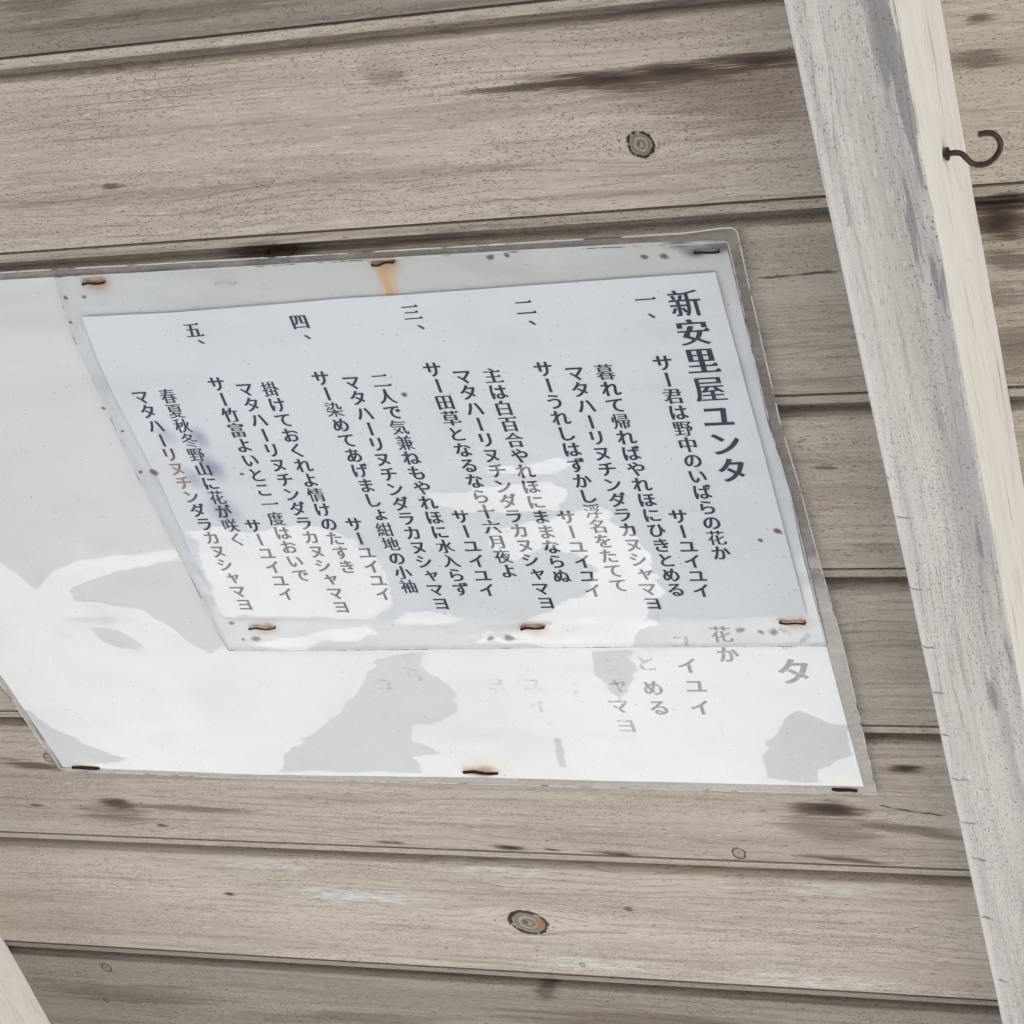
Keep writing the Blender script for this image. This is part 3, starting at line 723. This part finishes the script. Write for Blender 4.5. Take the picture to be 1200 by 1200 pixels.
def panel(name, outline, corners, z, mat, parent, step=2.5, off=0.0, tilt=None):
    """Four-sided sheet between the measured edges, on a grid, following the belly of the sheet."""
    a, b, c, d = corners
    top, right, bot, left = outline[a:b + 1], outline[b:c + 1], outline[c:d + 1][::-1], (outline[d:] + outline[:a + 1])[::-1]
    nx = int(np.linalg.norm(np.array(outline[a]) - outline[b]) / step) + 2
    ny = int(np.linalg.norm(np.array(outline[b]) - outline[c]) / step) + 2
    T, B, Lf, Rt = resample(top, nx), resample(bot, nx), resample(left, ny), resample(right, ny)
    u, v = np.linspace(0, 1, nx)[None, :, None], np.linspace(0, 1, ny)[:, None, None]
    G_ = (1 - v) * T[None] + v * B[None] + (1 - u) * Lf[:, None] + u * Rt[:, None] \
        - ((1 - u) * (1 - v) * T[0] + u * (1 - v) * T[-1] + (1 - u) * v * B[0] + u * v * B[-1])
    vx, vy = G_[..., 0].ravel(), G_[..., 1].ravel()
    vz = z + wave(vx, vy) + off
    F = []
    for j in range(ny - 1):
        for i in range(nx - 1):
            k = j * nx + i
            F.append((k, k + nx, k + nx + 1, k + 1))
    me = mesh(name, np.stack([vx, vy, vz], 1), F, True)
    if tilt is not None:
        tx, ty = tilt(vx, vy)
        e = 0.5
        hx = (wave(vx + e, vy) - wave(vx - e, vy)) / (2 * e)
        hy = (wave(vx, vy + e) - wave(vx, vy - e)) / (2 * e)
        nn = np.stack([-(hx * 0.5 + tx), -(hy * 0.5 + ty), np.ones(len(vx))], 1)
        nn /= np.linalg.norm(nn, axis=1, keepdims=True)
        me.normals_split_custom_set_from_vertices(nn.tolist())
    return link(name, me, mat, parent)

def rim(name, pts, z, rad, mat, parent):
    P = resample(pts, max(4, int(np.linalg.norm(np.diff(np.array(pts), axis=0), axis=1).sum() / 2.5)))
    zz = z + wave(P[:, 0], P[:, 1])
    rr = [rad * (0.75 + 0.9 * abs(float(fbm(np.array([k * 0.21]), np.array([3.3]), 12)[0]))) for k in range(len(P))]
    V, F = tube([(x, y, h) for (x, y), h in zip(P, zz)], rr, 6)
    return link(name, mesh(name, V, F, True), mat, parent)

def region(x, y, polys, edge, rough, seed):
    m = np.zeros(x.shape)
    nz = rough * fbm(x * 0.055, y * 0.3, seed, 5) * 2
    soft = edge * (0.5 + 9.0 * np.clip(fbm(x * 0.025, y * 0.03, seed + 40, 2) + 0.08, 0, 1))
    for P in polys:
        m = np.maximum(m, np.clip((poly_sd(x, y, P) + nz) / soft + 0.5, 0, 1))
    return m * m * (3 - 2 * m)

def tilt_front(x, y):
    m = region(x, y, WHITE_FRONT, 1.1, 4.6, 4)
    base = 0.03 * fbm(x * 0.04, y * 0.12, 21, 4)
    return base * 0.5, base - 0.012 + m * (TILT_LIGHT + 0.012)

def tilt_back(x, y):
    m = region(x, y, DARK_BACK, 1.1, 2.8, 6)
    w = region(x, y, WHITE_BACK, 1.6, 2.6, 7)
    base = 0.045 * fbm(x * 0.04, y * 0.12, 22, 4)
    t = base + 0.03
    t = t * (1 - w) + w * 0.075
    return base * 0.5, t * (1 - m) - m * TILT_DARK

old = thing('laminated_sheet', 'large older laminated sheet with faded grey characters and a damp patch, under the other', 'paper sheet', (0, 0, 0))
new = thing('laminated_sheet', 'white laminated song sheet with black Japanese verses, stapled over the larger older sheet', 'paper sheet', (0, 0, 0))
ZB, ZF = 1.3, 2.1
panel('paper', BACK_PAPER, (0, 5, 12, 16), ZB, BACKP, old, 2.5)
panel('film_margin', BACK_FILM, (0, 6, 14, 18), ZB, MARGIN, old, 2.5, -0.2)
panel('film', BACK_FILM, (0, 6, 14, 18), ZB, FILM_B, old, 1.0, 0.25, tilt=tilt_back)
rim('film_edge', BACK_FILM + BACK_FILM[:1], ZB + 0.1, 0.34, EDGE, old)
panel('paper', FRONT_PAPER, (0, 6, 10, 16), ZF, FRONTP, new, 2.5, 0.0)
panel('film', FRONT_FILM, (0, 5, 11, 15), ZF, FILM_F, new, 1.0, 0.25, tilt=tilt_front)
rim('film_edge', FRONT_FILM + FRONT_FILM[:1], ZF + 0.1, 0.26, EDGE, new)

# ------------------------------------------------------------------ lettering
def glyphs(text):
    """Outlines of each character of text in em units (Mincho-like stress and serifs put on the built-in face)."""
    cu = bpy.data.curves.new('type', 'FONT')
    cu.body = text
    ob = bpy.data.objects.new('type', cu)
    sc.collection.objects.link(ob)
    dg = bpy.context.evaluated_depsgraph_get()
    c2 = ob.evaluated_get(dg).to_curve(dg)
    res = {}
    for s in c2.splines:
        ci = s.character_index
        bp = s.bezier_points
        pts = []
        n = len(bp)
        for i in range(n):
            a, b = bp[i], bp[(i + 1) % n]
            p0, p1, p2, p3 = (np.array(q[:2]) for q in (a.co, a.handle_right, b.co, b.handle_left))
            chord = p2 - p0
            L = np.linalg.norm(chord)
            if L < 1e-6:
                continue
            dev = max(abs(np.cross(chord, p1 - p0)), abs(np.cross(chord, p3 - p0))) / L
            if dev < 0.004:
                pts.append(p0)
            else:
                for k in range(4):
                    t = k / 4
                    pts.append((1 - t) ** 3 * p0 + 3 * (1 - t) ** 2 * t * p1 + 3 * (1 - t) * t * t * p3 + t ** 3 * p2)
        P = np.array(pts) - np.array([ci * ADV, 0.0])
        res.setdefault(ci, []).append(P)
    sc.collection.objects.unlink(ob)
    bpy.data.objects.remove(ob)
    return [res.get(i, []) for i in range(len(text))]

ADV = 0.997
def stress(P, thin=0.017, thick=0.013, serif=True):
    n = len(P)
    e = np.roll(P, -1, 0) - P
    L = np.linalg.norm(e, axis=1)
    u = e / (L[:, None] + 1e-9)
    # the filled side is on the left of the path, so the outward normal is on its right
    nrm = np.stack([u[:, 1], -u[:, 0]], 1)
    out = []
    for i in range(n):
        n1, n2 = nrm[i - 1], nrm[i]
        m = (n1 + n2) / max(0.45, 1 + n1.dot(n2))
        m = np.clip(m, -1.2, 1.2)
        out.append(P[i] + np.array([m[0] * thick, -m[1] * thin]))
    res = []
    for i in range(n):
        h, j = i - 1, (i + 1) % n
        # right end of a horizontal stroke: the triangular stop of a brush face
        if serif and nrm[h][0] > 0.9 and 0.04 < L[h] < 0.115 and L[h - 1] > 0.16 and L[i] > 0.16 and abs(u[h - 1][1]) < 0.25 and abs(u[i][1]) < 0.25 and u[h - 1][0] > 0 and u[i][0] < 0:
            a = out[i]
            res += [a + np.array([0.03, -0.01]), a + np.array([-0.02, 0.06]), a + np.array([-0.06, 0.075]), a + np.array([-0.15, 0.0])]
        else:
            res.append(out[i])
    return np.array(res)

def winding(c, loops):
    """Winding number of the points c round the closed loops."""
    w = np.zeros(len(c), int)
    for P in loops:
        Q = np.roll(P, -1, 0)
        x, y = c[:, 0:1], c[:, 1:2]
        side = (Q[:, 0] - P[:, 0]) * (y - P[:, 1]) - (x - P[:, 0]) * (Q[:, 1] - P[:, 1])
        w += ((P[:, 1] <= y) & (Q[:, 1] > y) & (side > 0)).sum(1)
        w -= ((P[:, 1] > y) & (Q[:, 1] <= y) & (side < 0)).sum(1)
    return w

def set_text(name, items, mat, parent, zoff, base_z, bold=0.0):
    """items: (char, x, y, size, lean); builds one flat mesh that follows the sheet."""
    V, F = [], []
    for (ch, x, y, size, lean), outl in zip(items, glyphs(''.join(i[0] for i in items))):
        if ch == 'ー':
            outl = [np.stack([0.5 + (p[:, 1] - 0.38) * -1.0, 0.38 + (p[:, 0] - 0.5) * -1.0], 1)[::-1] for p in outl]
        dx, dy = {'ャ': (0.12, 0.1), 'ょ': (0.12, 0.1), '、': (0.55, 0.5)}.get(ch, (0.0, 0.0))
        npt = sum(len(p) for p in outl)
        kana = 0x3040 <= ord(ch) <= 0x30ff
        if kana:
            w = (-0.012, 0.032 + bold, npt < 50)
        elif npt < 64:
            w = (0.006, 0.034 + bold, True)
        else:
            w = (0.004, 0.022 + bold * 0.6, False) if npt < 90 else (0.002, 0.016 + bold * 0.6, False)
        loops = []
        for p in outl:
            q = stress(p, *w) - np.array([0.5, 0.38]) + np.array([dx, dy])
            loops.append(np.stack([x + q[:, 0] * size - lean * q[:, 1] * size, y + q[:, 1] * size + lean * 0.6 * q[:, 0] * size], 1))
        pts, ed = [], []
        for q in loops:
            k = len(pts)
            pts += [Vector((float(a), float(b))) for a, b in q]
            ed += [(k + i, k + (i + 1) % len(q)) for i in range(len(q))]
        rv, _, rf, *_ = delaunay_2d_cdt(pts, ed, [], 0, 1e-5)
        rv = np.array([tuple(v) for v in rv])
        cen = np.array([rv[list(f)].mean(0) for f in rf])
        keep = winding(cen, loops) > 0
        k = len(V)
        V += [(a, b, 0.0) for a, b in rv]
        for f, ok in zip(rf, keep):
            if ok:
                t = rv[list(f[:3])]
                if np.cross(t[1] - t[0], t[2] - t[0]) < 0:
                    f = f[::-1]
                F.append(tuple(k + i for i in f))
    V = np.array(V)
    used = np.zeros(len(V), bool)
    used[[i for f in F for i in f]] = True
    re = np.cumsum(used) - 1
    F = [tuple(int(re[i]) for i in f) for f in F]
    V = V[used]
    V[:, 2] = base_z + wave(V[:, 0], V[:, 1]) + zoff
    return link(name, mesh(name, V, F), mat, parent)

for kind, s, a, b in COLS:
    n = len(s)
    size = {'title': 13.4, 'number': 8.4, 'line': 8.3}[kind]
    items = []
    for i, ch in enumerate(s):
        t = i / (n - 1)
        x, y = a[0] + (b[0] - a[0]) * t, a[1] + (b[1] - a[1]) * t
        lean = 0.03
        if ch == '、':
            x, y = b[0] - 0.42 * 8.4 + 0.9, b[1]
            items.append((ch, b[0] - 3.2, b[1] - 3.4, 8.4, lean))
            continue
        items.append((ch, x, y, size, lean))
    rusted = s.startswith('春夏') or (s.startswith('マタ') and a[0] < -540)
    nm = {'title': 'title', 'number': 'verse_number', 'line': 'verse_line'}[kind]
    o = set_text(nm, items, INKB if rusted else INK, new, 0.1, ZF, 0.006 if kind != 'title' else 0.012)

GINK = {}
for ch, (x, y), k, al in GHOST:
    key = round(al, 2)
    if key not in GINK:
        GINK[key] = faded_material(al)
for ch, (x, y), k, al in GHOST:
    set_text('faded_character', [(ch, x, y, 16.5 if k == 'b' else 10.0, 0.02)], GINK[round(al, 2)], old, 0.1, ZB, 0.01)

# ------------------------------------------------------------------ staples
SL = ['rusty staple with a brown stain at the song sheet\'s top left corner',
      'thin bright staple in the clear top margin above the verse number five',
      'black staple above the upper edge of the older sheet, on the groove of the boards',
      'rusty staple with an orange streak running down above the third verse',
      'dark staple at the top right corner of the sheets beside the torn film',
      'rusty staple at the lower left corner of the white song sheet',
      'open rusty staple with an orange halo midway along the song sheet\'s lower margin',
      'dark staple at the lower right corner of the white song sheet, over grey writing',
      'black staple in the bottom left corner of the large older sheet',
      'black staple with a yellow halo midway along the older sheet\'s bottom edge',
      'black staple in the bottom right corner of the large older sheet']
SLACK = [1.0, 0.2, 0.4, -1.2, 0.3, 1.4, 0.6, -0.9, 0.5, 1.2, -0.6]
for i, ((a, b), lab) in enumerate(zip(STAPLES, SL)):
    ax, ay = a
    bx, by = b
    z = (ZF if i in (0, 1, 3, 4, 5, 6, 7) else ZB) + 0.12 + float(wave(np.array([ax]), np.array([ay]))[0])
    if i == 2:
        z = 0.3
    thick = 0.33 if i == 1 else ((0.9, 0.75, 0.8, 0.7)[i % 4] if i in (2, 8, 9, 10) else (0.5, 0.42, 0.55, 0.46)[i % 4])
    st = tag(bpy.data.objects.new('staple', None), lab, 'staple', 'staples holding the paper sheets')
    sc.collection.objects.link(st)
    mx_, my_ = (ax + bx) / 2, (ay + by) / 2
    st.matrix_world = FRAME @ Matrix.Translation((mx_ * MM, my_ * MM, z * MM))
    hx_, hy_ = (bx - ax) / 2, (by - ay) / 2
    bow = 0.5 if i == 6 else 0.12
    path = [(-hx_, -hy_, -4.0), (-hx_, -hy_, -0.4), (-hx_ * 0.94, -hy_ * 0.94, 0.1), (-hx_ * 0.4, -hy_ * 0.4 + bow + 0.35 * SLACK[i], 0.25), (hx_ * 0.3, hy_ * 0.3 + bow * 0.4 - 0.3 * SLACK[i], 0.2), (hx_ * 0.94, hy_ * 0.94, 0.1), (hx_, hy_, -0.4), (hx_, hy_, -4.0)]
    pts = spline(path, 5)
    rr = [thick * (1 + 0.35 * float(fbm(np.array([k * 0.5]), np.array([i * 7.0]), 3)[0])) for k in range(len(pts))]
    V, F = tube(pts, rr, 8)
    link('wire', mesh('wire', V, F, True), STEEL if i == 1 else RUST, st)
